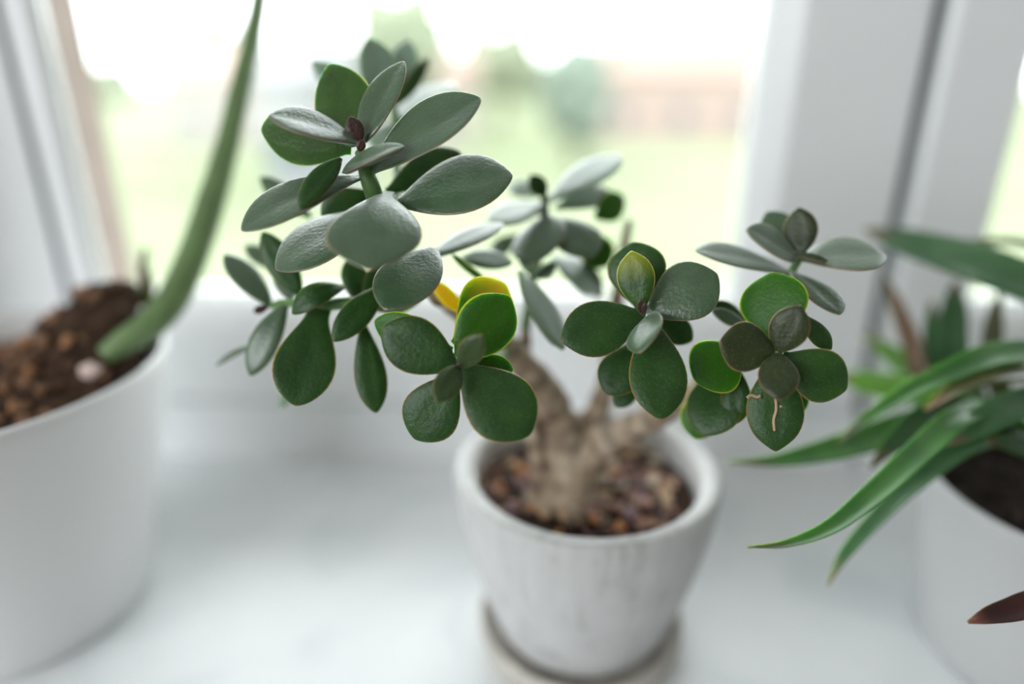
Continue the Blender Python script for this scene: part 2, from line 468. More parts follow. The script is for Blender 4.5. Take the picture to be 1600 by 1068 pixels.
def tree(name, x, y, ztop, r, mat, label, slim=1.0, conifer=False):
    t = empty(name, (x, y, GZ))
    tag(t, label, 'tree')
    zc = ztop - r * slim
    b = bmesh.new()
    if conifer:
        for k in range(6):
            f = k / 5
            blob(b, (x, y, ztop - (ztop - GZ - 0.8) * f), 0.15 * r + 0.85 * r * f, k + x, 0.9)
    else:
        blob(b, (x, y, zc), r * 0.8, x, slim)
        for k in range(14):
            a = k * 2.399; h = -0.75 + 1.5 * k / 13
            q = math.sqrt(max(0, 1 - h * h)) * r * 0.62
            blob(b, (x + q * math.cos(a), y + q * math.sin(a), zc + h * r * 0.7 * slim), r * 0.38, k + x)
    tag(finish(b, 'crown', mat, t), kind='stuff')
    tb = tube([(x, y, GZ - 0.1, 0.09 * r + 0.06), (x + 0.05, y, (GZ + zc) / 2, 0.07 * r + 0.05), (x, y, zc, 0.05 * r + 0.03)], n=10, sub=3)
    finish(tb, 'trunk', M_TRUNKWOOD, t)

def house(x, y, w, d, wall_h, roof_h, wallm, roofm, label, rot=0.0):
    t = empty('house', (x, y, GZ)); tag(t, label, 'house')
    b = bmesh.new(); add_box(b, x - w / 2, x + w / 2, y, y + d, GZ - 0.2, GZ + wall_h); finish(b, 'walls', wallm, t, False)
    e = 0.35
    b = bmesh.new()
    z0, z1 = GZ + wall_h - 0.05, GZ + wall_h + roof_h
    A = [(x - w / 2 - e, y - e, z0), (x + w / 2 + e, y - e, z0), (x + w / 2 + e, y + d + e, z0), (x - w / 2 - e, y + d + e, z0), (x - w / 2 - e, y + d / 2, z1), (x + w / 2 + e, y + d / 2, z1)]
    V = [b.verts.new(p) for p in A]
    for f in ((0, 1, 5, 4), (2, 3, 4, 5), (0, 4, 3), (1, 2, 5), (0, 3, 2, 1)): b.faces.new([V[i] for i in f])
    finish(b, 'roof', roofm, t, False)
    b = bmesh.new(); add_box(b, x + w * 0.22, x + w * 0.22 + 0.6, y + d * 0.4, y + d * 0.4 + 0.6, z0, z1 + 0.7); finish(b, 'chimney', wallm, t, False)
    n = max(2, int(w / 3))
    for k in range(n):
        xx = x - w / 2 + w * (k + 0.5) / n
        box_obj('window', M_HWIN, t, xx - 0.45, xx + 0.45, y - 0.04, y + 0.06, GZ + 1.0, GZ + 2.2)

house(-19.36, 42.00, 5.29, 6.00, 4.00, 1.90, M_HWALL, M_HROOF, 'pale house with pinkish tiled roof beyond the green stalk')
house(9.22, 46.00, 11.25, 6.00, 4.21, 2.00, M_HPINK, M_HROOF, 'pink walled house with tiled roof far behind, right of the blue green tree')
house(-6.96, 44.00, 5.44, 6.00, 3.85, 1.60, M_HWALL, M_HROOF, 'small pale house between the two garden trees, behind the jade crown')
house(-8.26, 24.00, 2.14, 6.00, 4.09, 1.20, M_HGREY, M_HGREY, 'low grey shed between the stalk and the jade plant')
tree('garden_tree', -6.68, 36.00, 4.46, 2.56, M_TREE[0], 'light green leafy tree behind the top of the jade plant', 1.10, False)
tree('garden_tree', -24.10, 55.00, 4.50, 2.26, M_TREE[2], 'small mid green tree above the pink roofed house by the stalk', 1.00, False)
tree('garden_tree', 1.74, 32.00, 2.03, 1.69, M_TREE[1], 'slim blue green tree behind the middle of the window', 1.60, False)
tree('garden_tree', 15.20, 66.00, 4.54, 1.89, M_TREE[1], 'small pointed conifer above the pink house on the right', 1.00, True)
tree('garden_tree', -3.01, 58.00, 3.96, 3.45, M_TREE[0], 'pale round tree between the jade crown and the blue green tree', 0.90, False)
tree('garden_tree', -62.61, 105.00, 1.91, 3.90, M_TREE[0], 'pale distant tree on the horizon beside the left window reveal', 0.70, False)
tree('garden_tree', -50.73, 105.00, 2.41, 3.87, M_TREE[2], 'pale distant tree on the horizon behind the pinkish roof by the stalk', 0.70, False)
tree('garden_tree', -39.04, 105.00, 2.57, 3.86, M_TREE[0], 'pale distant tree on the horizon above the low grey shed', 0.70, False)
tree('garden_tree', -27.03, 105.00, 2.23, 3.85, M_TREE[2], 'pale distant tree on the horizon directly behind the top jade rosette', 0.70, False)
tree('garden_tree', -13.69, 105.00, 2.55, 3.82, M_TREE[0], 'pale distant tree on the horizon above the small pale house', 0.70, False)
tree('garden_tree', -0.21, 105.00, 2.04, 3.81, M_TREE[2], 'pale distant tree on the horizon left of the blue green tree', 0.70, False)
tree('garden_tree', 8.69, 60.00, 2.20, 2.57, M_TREE[2], 'low mid green tree in front of the far pink house', 0.80, False)

# ------------------------------------------------------------------ pots
JC, LC, RC = ((0.0207, 0.2265), (-0.225, 0.236), (0.207, 0.225))
# speckled pot in the middle: cup shaped, thick wall, standing in a saucer
JT, JR = 0.083, 0.0505
prof = [(0.0, 0.0085), (0.026, 0.0085), (0.0315, 0.0092), (0.0345, 0.0125), (0.0378, 0.022), (0.0425, 0.037), (0.0463, 0.052), (0.0490, 0.067), (0.0502, 0.077),
        (0.0505, 0.0805), (0.0500, 0.0822), (0.0484, 0.0831), (0.0462, 0.0830), (0.0440, 0.0821), (0.0426, 0.0802), (0.0420, 0.075), (0.0410, 0.063), (0.036, 0.044), (0.028, 0.022), (0.0, 0.018)]
o = finish(lathe([(p.x, p.y) for p in smooth_prof(prof, 3)], 128, JC), 'plant_pot', M_POT)
tag(o, 'thick white ceramic pot with brushed surface holding the jade plant', 'plant pot')
prof = [(0.0, 0.0), (0.036, 0.0), (0.0395, 0.0008), (0.0412, 0.005), (0.0420, 0.0105), (0.0414, 0.0122), (0.0400, 0.0124), (0.0391, 0.0110), (0.0384, 0.0086), (0.036, 0.0079), (0.0, 0.0079)]
o = finish(lathe([(p.x, p.y) for p in smooth_prof(prof, 3)], 96, JC), 'pot_saucer', M_SAUCER)
tag(o, 'beige stoneware saucer under the middle white pot', 'saucer')

# tall smooth white pot at the left edge
prof = [(0.0, 0.0), (0.045, 0.0), (0.0480, 0.0012), (0.0496, 0.005), (0.0570, 0.040), (0.0660, 0.076), (0.0732, 0.106), (0.0746, 0.1130), (0.0743, 0.1146), (0.0732, 0.1152), (0.0720, 0.1144), (0.0713, 0.111), (0.0625, 0.074), (0.050, 0.012), (0.0, 0.010)]
o = finish(lathe(prof, 128, LC), 'plant_pot', M_SMOOTHPOT)
tag(o, 'large smooth white pot filled with bark, cut by the left edge', 'plant pot')

# smaller smooth white pot at the right edge
RT, RR_ = 0.078, 0.054
prof = [(0.0, 0.0), (0.038, 0.0), (0.0415, 0.001), (0.043, 0.004), (0.047, 0.030), (0.0510, 0.058), (0.0535, 0.0745), (0.0538, 0.0770), (0.0530, 0.0782), (0.0518, 0.0780), (0.0510, 0.0765), (0.048, 0.050), (0.040, 0.010), (0.0, 0.008)]
o = finish(lathe(prof, 128, RC), 'plant_pot', M_SMOOTHPOT2)
tag(o, 'smooth white pot holding the spiky aloe at the right edge', 'plant pot')

# ------------------------------------------------------------------ soil and chips
def chip_mesh(name, seed, flat):
    b = bmesh.new()
    bmesh.ops.create_icosphere(b, subdivisions=1, radius=1)
    for v in b.verts:
        n = v.co.normalized()
        k = 1 + 0.75 * noise.noise(n * 1.9 + Vector((seed * 3.1, seed, 0)))
        v.co = Vector((n.x * k, n.y * k * (0.6 + 0.3 * noise.noise(Vector((seed, 0, 0)))), n.z * k * flat))
    me = bpy.data.meshes.new(name); b.to_mesh(me); b.free()
    return me
CHIP_MESH = [[chip_mesh('bark_chip', s + 10 * i, 0.38) for s in range(4)] for i in range(len(CHIP))]
for i, row in enumerate(CHIP_MESH):
    for me in row: me.materials.append(CHIP[i])
BARK_MESH = [[chip_mesh('bark_chip', s + 100 + 10 * i, 0.55) for s in range(5)] for i in range(len(BARKCHIP))]
for i, row in enumerate(BARK_MESH):
    for me in row: me.materials.append(BARKCHIP[i])

def place(me, name, parent, p, size, rot):
    o = bpy.data.objects.new(name, me); COL.objects.link(o)
    o.parent = parent; o.matrix_parent_inverse = Matrix.Translation(parent.location).inverted()
    o.location = p; o.scale = (size, size, size); o.rotation_euler = rot
    return o

def soil_disc(name, c, R, hfun, mat, parent, rings=22, n=72, z_under=0.012):
    b = bmesh.new()
    ctr = b.verts.new((c[0], c[1], hfun(c[0], c[1])))
    prev = None
    for i in range(1, rings + 1):
        r = R * i / rings
        ring = []
        for k in range(n):
            x, y = c[0] + r * math.cos(2 * math.pi * k / n), c[1] + r * math.sin(2 * math.pi * k / n)
            ring.append(b.verts.new((x, y, hfun(x, y))))
        if prev is None:
            for k in range(n): b.faces.new((ctr, ring[k], ring[(k + 1) % n]))
        else:
            for k in range(n): b.faces.new((prev[k], ring[k], ring[(k + 1) % n], prev[(k + 1) % n]))
        prev = ring
    low = [b.verts.new((c[0] + (v.co.x - c[0]) * 0.93, c[1] + (v.co.y - c[1]) * 0.93, min(v.co.z, hfun(c[0], c[1])) - z_under)) for v in prev]
    for k in range(n): b.faces.new((prev[k], low[k], low[(k + 1) % n], prev[(k + 1) % n]))
    b.faces.new(low[::-1])
    return finish(b, name, mat, parent)

def jade_h(x, y):
    return 0.0715 + 0.0018 * noise.noise(Vector((x * 130, y * 130, 0))) + 0.0010 * noise.noise(Vector((x * 320, y * 320, 4)))
js = empty('potting_soil', (JC[0], JC[1], 0.068)); tag(js, 'brown potting soil with mixed bark chips around the jade trunk', 'soil')
soil_disc('soil_bed', JC, 0.0405, jade_h, M_SOIL, js)
rnd = random.Random(3)
for i in range(230):
    s = rnd.uniform(0.0016, 0.0048)
    r = (0.0395 - 1.5 * s) * math.sqrt(rnd.random()); a = rnd.random() * 6.283
    x, y = JC[0] + r * math.cos(a), JC[1] + r * math.sin(a)
    kind = rnd.choices(range(6), (3, 6, 1.6, 7, 2.2, 1.2))[0]
    place(CHIP_MESH[kind][rnd.randrange(4)], 'bark_chip', js, (x, y, jade_h(x, y) + s * 0.25), s, (rnd.uniform(-0.6, 0.6), rnd.uniform(-0.6, 0.6), rnd.random() * 6.28))
for p, kind, s in [((-0.0044, 0.236), 2, 0.005), ((-0.0084, 0.2406), 0, 0.004), ((-0.0152, 0.2242), 1, 0.0046), ((-0.0174, 0.2379), 1, 0.004), ((-0.0097, 0.2099), 1, 0.004), ((0.0321, 0.2421), 5, 0.0046), ((0.0299, 0.2325), 5, 0.0038), ((0.0425, 0.2525), 0, 0.005), ((0.0509, 0.2462), 5, 0.0038), ((0.0388, 0.255), 0, 0.004200000000000001), ((0.0434, 0.2137), 1, 0.0032), ((0.0355, 0.2076), 4, 0.0052), ((0.0294, 0.2036), 3, 0.004), ((0.0226, 0.2045), 2, 0.0034), ((0.0514, 0.2265), 0, 0.003), ((0.0577, 0.2335), 1, 0.003), ((0.0044, 0.2084), 0, 0.0032), ((0.0145, 0.2012), 3, 0.004), ((0.0416, 0.2262), 3, 0.004), ((0.0521, 0.2379), 3, 0.004), ((-0.0207, 0.2307), 0, 0.0035), ((0.0487, 0.2581), 5, 0.003)]:
    place(CHIP_MESH[kind][rnd.randrange(4)], 'bark_chip', js, (p[0], p[1], jade_h(p[0], p[1]) + s * 0.35), s, (rnd.uniform(-0.5, 0.5), rnd.uniform(-0.5, 0.5), rnd.random() * 6.28))

MB = (-0.1755, 0.2665, 0.04)
def left_h(x, y):
    d2 = ((x - MB[0]) ** 2 + (y - MB[1]) ** 2)
    return 0.1015 + MB[2] * math.exp(-d2 / (2 * 0.027 ** 2)) + 0.003 * noise.noise(Vector((x * 70, y * 70, 2))) + 0.001 * noise.noise(Vector((x * 200, y * 200, 5)))
ls = empty('bark_substrate', (LC[0], LC[1], 0.090)); tag(ls, 'mound of coarse brown pine bark heaped in the large left pot', 'bark')
soil_disc('bark_bed', LC, 0.0675, left_h, M_SOIL, ls, rings=30, n=90)
for i in range(300):
    r = 0.0635 * math.sqrt(rnd.random()); a = rnd.random() * 6.283
    x, y = LC[0] + r * math.cos(a), LC[1] + r * math.sin(a)
    kind = rnd.choices(range(3), (5, 3, 4))[0]
    s = rnd.uniform(0.0020, 0.0043)
    place(BARK_MESH[kind][rnd.randrange(5)], 'bark_chip', ls, (x, y, left_h(x, y) + s * 0.25), s, (rnd.uniform(-0.8, 0.8), rnd.uniform(-0.8, 0.8), rnd.random() * 6.28))
pe = chip_mesh('pebble', 55, 0.7); pe.materials.append(M_PINKSTONE)
pp = (-0.1658, 0.2283)
o = place(pe, 'pebble', None or ls, (pp[0], pp[1], left_h(pp[0], pp[1]) + 0.002), 0.0050, (0.2, 0.1, 0.6)); o['label'] = 'pinkish white pebble'

def right_h(x, y):
    return 0.069 + 0.003 * noise.noise(Vector((x * 90, y * 90, 7))) + 0.001 * noise.noise(Vector((x * 260, y * 260, 4)))
rs = empty('potting_soil', (RC[0], RC[1], 0.064)); tag(rs, 'dark moist soil in the right pot below the aloe', 'soil')
soil_disc('soil_bed', RC, 0.0495, right_h, M_SOIL_DARK, rs)
for i in range(70):
    r = 0.046 * math.sqrt(rnd.random()); a = rnd.random() * 6.283
    x, y = RC[0] + r * math.cos(a), RC[1] + r * math.sin(a)
    s = rnd.uniform(0.0015, 0.0035)
    place(CHIP_MESH[3][rnd.randrange(4)], 'soil_lump', rs, (x, y, right_h(x, y) + s * 0.2), s, (rnd.random(), rnd.random(), rnd.random() * 6))

# ------------------------------------------------------------------ jade plant
def leaf_mesh(B, T, Nn, w, th, pmax, point, bend, cup, neck):
    """a thick jade leaf from base B to tip T, upper face along Nn (all in metres)"""
    ax = T - B; Lg = ax.length; ax.normalize()
    n = (Nn - ax * Nn.dot(ax)).normalized(); sd = ax.cross(n)
    NR, NA = 20, 20
    p = math.log(0.5) / math.log(pmax)
    b = bmesh.new()
    lm = b.verts.layers.float.new('margin'); la = b.verts.layers.float.new('along')
    rings = []
    for i in range(NR + 1):
        t = 0.5 - 0.5 * math.cos(math.pi * i / NR)
        s = math.sin(math.pi * t ** p)
        wid = w * max(s, 0.0) ** 0.60
        wid = (wid ** 3 + (w * neck * (1 - t) ** 1.3) ** 3) ** (1 / 3)
        if t > 0.8: wid *= 1 - point * ((t - 0.8) / 0.2) ** 2 * 0.45
        hh = th * min(1.0, 0.35 + 1.6 * max(s, 0) ** 0.8) * (1.0 if t < 0.7 else 1 - 0.45 * ((t - 0.7) / 0.3) ** 1.5)
        if i == NR: wid, hh = w * 0.015, th * 0.05
        hh = min(hh, max(wid * 0.8, th * 0.05))
        arc = bend * Lg * (4 * (t - 0.5) ** 2 - 1)
        ctr = B + ax * (Lg * t) + n * arc
        ring = []
        for k in range(NA):
            a = 2 * math.pi * k / NA
            ca, sa = math.cos(a), math.sin(a)
            x = ca * (0.9 + 0.1 * abs(ca))
            prof = math.copysign(abs(sa) ** 1.25, sa)
            z = 0.5 * hh * prof * (0.75 if sa > 0 else 1.15)
            if sa > 0: z -= 0.16 * hh * math.exp(-(ca / 0.22) ** 2) * min(1, s * 1.3)
            z += cup * wid * ca * ca
            v = b.verts.new(ctr + sd * (0.5 * wid * x) + n * z)
            mg = max(0.0, (abs(ca) - 0.88) / 0.12) if 0.06 < t else 0.0
            tipm = max(0.0, (t - 0.965) / 0.035)
            v[lm] = min(1.0, max(mg, tipm)); v[la] = t
            ring.append(v)
        rings.append(ring)
    for A, C in zip(rings, rings[1:]):
        for k in range(NA): b.faces.new((A[k], A[(k + 1) % NA], C[(k + 1) % NA], C[k]))
    b.faces.new(rings[0][::-1]); b.faces.new(rings[-1])
    return b

BR = {
'trunk': ([(13.05, 221.82, 63.62, 18.31), (12.9, 223.89, 71.56, 14.79), (12.78, 227.33, 80.26, 11.34), (12.14, 229.16, 87.65, 10.31), (11.53, 230.43, 93.62, 8.81)], 'bark'),
'left': ([(13.16, 228.29, 85.37, 8.84), (9.46, 230.02, 98.22, 7.52), (3.87, 227.54, 111.45, 6.38), (-3.7, 223.84, 124.52, 5.26), (-10.96, 218.85, 134.3, 4.64), (-18.97, 210.92, 144.86, 4.01), (-24.95, 204.11, 152.65, 3.44), (-29.34, 197.8, 158.84, 2.92), (-33.44, 194.28, 163.9, 2.47)], 'bark'),
'back': ([(17.92, 231.11, 86.63, 6.93), (23.95, 235.87, 98.13, 4.95), (27.99, 239.66, 112.77, 3.44), (30.0, 244.19, 129.46, 2.68), (31.48, 248.61, 145.91, 2.42), (33.32, 253.48, 160.76, 1.93), (35.36, 257.19, 169.94, 1.2)], 'bark'),
'right': ([(16.14, 227.31, 82.63, 8.35), (25.94, 227.04, 91.95, 6.53), (35.9, 224.04, 99.81, 5.2), (44.8, 218.07, 108.41, 4.33), (51.92, 205.08, 123.88, 2.95), (57.38, 191.3, 137.5, 2.13), (60.4, 184.54, 144.63, 1.86)], 'bark'),
'stub': ([(3.98, 218.7, 72.84, 4.84), (2.6, 222.24, 84.62, 3.85), (0.31, 223.96, 94.58, 3.11), (-1.77, 226.0, 110.79, 2.59), (-2.84, 226.56, 125.87, 2.07), (-3.19, 228.39, 138.69, 1.82)], 'bark'),
'A': ([(-33.05, 194.15, 163.54, 2.28), (-38.45, 192.66, 171.11, 2.24), (-42.62, 189.33, 182.1, 2.34), (-44.13, 185.52, 191.62, 2.43), (-45.6, 185.46, 197.05, 2.06), (-47.13, 186.4, 202.26, 1.36)], 'green'),
'U': ([(-41.58, 190.35, 179.15, 1.64), (-42.82, 212.86, 187.19, 1.79), (-46.67, 234.42, 198.47, 1.71), (-49.59, 247.49, 209.98, 1.55)], 'green'),
'B': ([(-32.05, 194.59, 161.83, 1.91), (-39.6, 189.5, 157.82, 2.07), (-48.3, 186.62, 159.46, 2.04), (-56.64, 186.33, 159.46, 1.86), (-63.44, 186.77, 158.45, 1.49), (-75.33, 193.43, 157.3, 1.16), (-80.72, 196.61, 154.94, 0.98)], 'green'),
'C': ([(-9.47, 220.1, 131.9, 2.45), (-13.74, 194.26, 137.68, 1.79), (-16.75, 173.49, 145.27, 1.42), (-19.25, 161.62, 150.83, 1.0)], 'green'),
'D': ([(-3.17, 227.81, 137.2, 1.82), (-0.86, 229.11, 153.88, 1.78), (1.84, 230.2, 167.26, 1.75), (2.77, 230.88, 177.02, 1.73), (2.89, 232.18, 183.03, 1.29)], 'green'),
'E': ([(28.03, 238.76, 110.48, 2.95), (28.2, 211.71, 129.11, 2.16), (28.88, 191.3, 145.46, 1.73), (29.23, 177.02, 160.98, 1.22)], 'green'),
'F': ([(59.45, 186.85, 142.4, 1.88), (61.51, 177.47, 148.41, 1.6), (62.47, 168.65, 153.23, 1.35), (63.07, 164.91, 154.6, 0.99)], 'green'),
'G': ([(60.08, 186.23, 143.5, 1.69), (69.45, 196.49, 152.27, 1.54), (75.67, 199.62, 165.03, 1.34), (78.06, 199.02, 171.48, 1.13)], 'green')}
LV = [
('A', 'm', (-48.36, 189.06, 203.65), (-58.79, 206.42, 223.94), (-0.162, -0.789, 0.592), 17.17, 2.7, 0.5, 0.35, 0.03, 0.0, 0.22, ''),
('A', 's', (-46.64, 189.37, 204.29), (-36.65, 200.97, 224.53), (-0.358, -0.723, 0.591), 11.84, 2.7, 0.5, 0.35, -0.03, 0.1, 0.22, ''),
('A', 'r', (-46.9, 186.25, 204.58), (-49.26, 187.61, 210.95), (0.182, -0.946, 0.27), 4.91, 1.6, 0.5, 0.35, -0.03, 0.0, 0.22, ''),
('A', 'r', (-46.52, 183.32, 202.59), (-45.3, 183.44, 205.49), (0.187, -0.981, -0.04), 2.51, 1.4, 0.5, 0.35, -0.03, 0.0, 0.22, ''),
('A', 's', (-46.9, 186.12, 204.26), (-67.53, 178.62, 211.59), (0.413, -0.296, 0.861), 14.57, 2.7, 0.6, 0.35, -0.04, 0.06, 0.22, ''),
('A', 'm', (-50.61, 190.6, 202.31), (-76.68, 195.8, 206.86), (-0.219, -0.963, -0.156), 15.16, 2.7, 0.6, 0.35, -0.03, 0.0, 0.22, ''),
('A', 's', (-43.99, 184.5, 197.19), (-14.51, 187.38, 215.45), (-0.354, -0.649, 0.674), 18.48, 2.7, 0.58, 0.35, -0.03, 0.09, 0.22, ''),
('A', 's', (-50.36, 180.19, 197.73), (-33.28, 176.97, 204.4), (-0.397, -0.377, 0.836), 8.33, 2.2, 0.45, 0.35, -0.03, 0.12, 0.22, ''),
('A', 'g', (-51.36, 182.47, 200.87), (-59.31, 169.36, 190.19), (0.272, -0.701, 0.659), 6.5, 2.2, 0.52, 0.35, -0.06, 0.0, 0.22, ''),
('A', 's', (-46.87, 185.93, 195.63), (-74.52, 168.74, 184.55), (-0.071, -0.457, 0.887), 16.15, 2.7, 0.62, 0.35, -0.06, 0.05, 0.22, ''),
('A', 's', (-41.54, 189.65, 190.96), (-38.44, 152.78, 179.12), (0.062, -0.3, 0.952), 23.13, 2.7, 0.72, 0.6, -0.09, 0.0, 0.22, ''),
('A', 's', (-37.53, 185.6, 188.54), (-6.3, 185.44, 196.24), (-0.195, -0.599, 0.777), 21.66, 2.7, 0.58, 0.35, -0.05, 0.0, 0.22, ''),
('A', 's', (-43.65, 188.62, 185.83), (-68.68, 173.05, 173.19), (-0.213, -0.387, 0.897), 24, 2.7, 0.6, 0.35, -0.05, 0.0, 0.22, ''),
('A', 's', (-28.06, 184.38, 176.47), (-37.96, 162.61, 165.85), (0.027, -0.448, 0.894), 17.39, 2.7, 0.55, 0.3, -0.04, 0.0, 0.22, ''),
('A', 'g', (-43.77, 200.7, 189.16), (-22.85, 211.9, 199.3), (0.237, -0.857, 0.457), 10.99, 2.7, 0.6, 0.35, -0.03, 0.0, 0.22, ''),
('A', 'g', (-48.27, 200.54, 189.16), (-62.79, 197.41, 182.53), (0.155, -0.98, 0.123), 10.5, 2.7, 0.6, 0.35, -0.03, 0.0, 0.22, ''),
('A', 's', (-31.25, 197.02, 170.62), (-9.75, 206.46, 178.96), (-0.268, -0.218, 0.938), 14.22, 2.1, 0.55, 0.35, -0.03, 0.0, 0.22, ''),
('U', 'p', (-51.8, 248.63, 210.34), (-57.53, 251.95, 232.82), (0.486, -0.838, 0.248), 14.38, 2.7, 0.5, 0.35, -0.03, 0.1, 0.22, ''),
('U', 'p', (-50.02, 249.99, 210.91), (-45.95, 262.97, 232.45), (-0.046, -0.852, 0.522), 11.86, 2.7, 0.55, 0.35, -0.03, 0.0, 0.22, ''),
('U', 'p', (-51.5, 239.49, 206.28), (-74.78, 241.82, 225.06), (0.165, -0.933, 0.32), 10.13, 2.7, 0.55, 0.35, -0.03, 0.0, 0.22, ''),
('U', 'g', (-48.73, 246.86, 211.05), (-37.53, 256.76, 226.88), (0.71, -0.702, -0.064), 5.93, 2.1, 0.5, 0.35, -0.03, 0.0, 0.22, ''),
('U', 'p', (-49.06, 246.51, 204.76), (-30.38, 262.28, 218.47), (-0.289, -0.41, 0.865), 21.46, 2.7, 0.6, 0.35, -0.03, 0.0, 0.22, ''),
('U', 'g', (-48.4, 229.52, 202.57), (-32.13, 248.42, 210.8), (0.762, -0.647, -0.022), 5.02, 2.1, 0.6, 0.35, -0.03, 0.0, 0.22, ''),
('U', 'p', (-49.77, 243.75, 206.0), (-49.58, 227.34, 197.15), (0.176, -0.466, 0.867), 12.73, 2.7, 0.6, 0.35, -0.03, 0.0, 0.22, ''),
('B', 'g', (-62.19, 185.73, 158.43), (-65.04, 165.25, 136.87), (0.23, -0.721, 0.654), 16.9, 2.7, 0.64, 0.05, -0.05, 0.05, 0.42, ''),
('B', 's', (-74.75, 193.31, 156.94), (-84.64, 183.1, 137.48), (-0.048, -0.874, 0.483), 9.42, 2.7, 0.55, 0.35, -0.08, 0.0, 0.22, ''),
('B', 's', (-81.68, 198.48, 154.3), (-97.29, 205.82, 168.77), (0.418, -0.544, 0.727), 8.94, 2.7, 0.55, 0.35, -0.04, 0.0, 0.22, ''),
('B', 'g', (-54.94, 187.21, 164.24), (-68.55, 180.09, 158.35), (0.06, -0.702, 0.709), 7.71, 2.1, 0.55, 0.35, -0.22, 0.0, 0.22, ''),
('B', 'g', (-43.65, 186.64, 164.54), (-55.7, 173.95, 152.59), (0.256, -0.78, 0.57), 8.51, 2.7, 0.55, 0.35, -0.05, 0.0, 0.22, ''),
('B', 'g', (-49.65, 183.86, 155.32), (-44.56, 171.5, 131.82), (0.216, -0.844, 0.491), 9.16, 2.7, 0.62, 0.35, -0.03, 0.0, 0.22, ''),
('B', 's', (-87.11, 195.76, 142.48), (-100.58, 194.68, 135.52), (-0.359, -0.52, 0.775), 3.07, 1.4, 0.55, 0.35, -0.06, 0.0, 0.22, ''),
('B', 'p', (-75.02, 198.56, 132.19), (-82.41, 195.69, 120.16), (0.17, -0.977, 0.129), 4.14, 2.1, 0.55, 0.35, -0.03, 0.0, 0.22, ''),
('B', 'g', (-52.24, 192.19, 157.57), (-56.18, 201.17, 169.72), (0.172, -0.765, 0.621), 8.11, 2.7, 0.55, 0.35, -0.03, 0.0, 0.22, ''),
('B', 'g', (-50.09, 191.6, 158.59), (-45.46, 201.4, 169.36), (0.349, -0.763, 0.544), 6.55, 2.1, 0.5, 0.35, -0.03, 0.0, 0.22, ''),
('B', 's', (-83.3, 217.79, 159.72), (-98.56, 224.49, 167.12), (0.089, -0.64, 0.763), 7.34, 2.1, 0.55, 0.35, -0.03, 0.0, 0.22, ''),
('B', 'g', (-70.88, 195.25, 158.79), (-82.36, 201.01, 177.04), (0.1, -0.929, 0.356), 9.15, 2.7, 0.52, 0.35, -0.03, 0.0, 0.22, ''),
('B', 'g', (-73.67, 220.83, 177.41), (-91.43, 227.12, 189.42), (-0.12, -0.941, 0.315), 7.06, 2.1, 0.55, 0.35, -0.03, 0.0, 0.22, ''),
('B', 'r', (-81.7, 196.58, 154.94), (-85.99, 194.83, 153.62), (0.288, -0.916, 0.277), 2.75, 1.4, 0.57, 0.35, -0.03, 0.0, 0.22, ''),
('B', 's', (-74.13, 195.66, 157.39), (-82.36, 212.4, 162.33), (0.117, -0.228, 0.967), 7.96, 2.1, 0.55, 0.35, -0.03, 0.0, 0.22, ''),
('C', 'g', (-19.8, 160.62, 151.08), (-39.0, 162.78, 160.93), (0.042, -0.956, 0.29), 14.72, 2.7, 0.58, 0.35, -0.03, 0.0, 0.22, ''),
('C', 'b', (-19.72, 163.31, 152.44), (-6.56, 168.84, 167.95), (0.173, -0.965, 0.197), 15.59, 2.7, 0.56, 0.7, -0.03, 0.0, 0.22, ''),
('C', 'e', (-18.71, 156.99, 152.69), (-12.49, 153.75, 162.98), (-0.258, -0.955, -0.144), 6.63, 1.7, 0.52, 0.8, -0.03, 0.0, 0.22, ''),
('C', 'e', (-18.87, 157.1, 152.99), (-23.4, 147.34, 147.74), (0.362, -0.566, 0.741), 6.95, 1.7, 0.5, 0.7, -0.03, 0.0, 0.22, ''),
('C', 'g', (-19.9, 161.04, 149.44), (-31.14, 156.93, 131.9), (-0.094, -0.954, 0.284), 15.47, 2.7, 0.62, 0.2, -0.03, 0.0, 0.22, ''),
('C', 'g', (-18.59, 161.7, 150.98), (-0.77, 151.32, 136.8), (0.041, -0.781, 0.623), 18.27, 2.7, 0.6, 0.3, -0.03, 0.0, 0.22, ''),
('C', 'b', (-22.14, 169.52, 152.02), (-43.57, 173.64, 158.88), (-0.151, -0.982, 0.117), 11.22, 2.7, 0.6, 0.3, -0.03, 0.0, 0.22, ''),
('C', 'y', (-21.35, 171.91, 152.56), (-8.28, 185.33, 166.26), (0.515, -0.804, 0.297), 18.31, 2.7, 0.62, 0.4, -0.03, 0.0, 0.22, ''),
('C', 'b', (-18.21, 167.6, 149.53), (-5.53, 168.2, 147.21), (0.115, -0.913, 0.392), 6.88, 2.1, 0.6, 0.3, -0.03, 0.0, 0.22, ''),
('C', 'r', (-19.2, 159.72, 151.48), (-18.34, 155.52, 154.38), (-0.271, -0.584, -0.765), 1.78, 1.2, 0.57, 0.35, -0.03, 0.0, 0.22, ''),
('left', 'o', (-21.11, 187.56, 156.72), (-30.02, 189.72, 165.67), (0.103, -0.939, 0.329), 4.84, 2.1, 0.5, 0.35, -0.03, 0.0, 0.22, 'small orange withered leaf'),
('D', 'p', (4.4, 230.59, 181.6), (28.72, 241.26, 195.51), (-0.357, -0.326, 0.875), 19.71, 2.7, 0.6, 0.35, -0.03, 0.0, 0.22, ''),
('D', 'g', (3.08, 230.17, 183.37), (-1.9, 230.55, 190.2), (-0.097, -0.995, -0.015), 6.29, 1.8, 0.5, 0.35, -0.03, 0.0, 0.22, ''),
('D', 'p', (3.79, 231.26, 180.62), (-15.89, 224.37, 175.83), (-0.145, -0.252, 0.957), 19.1, 2.7, 0.6, 0.35, -0.03, 0.0, 0.22, ''),
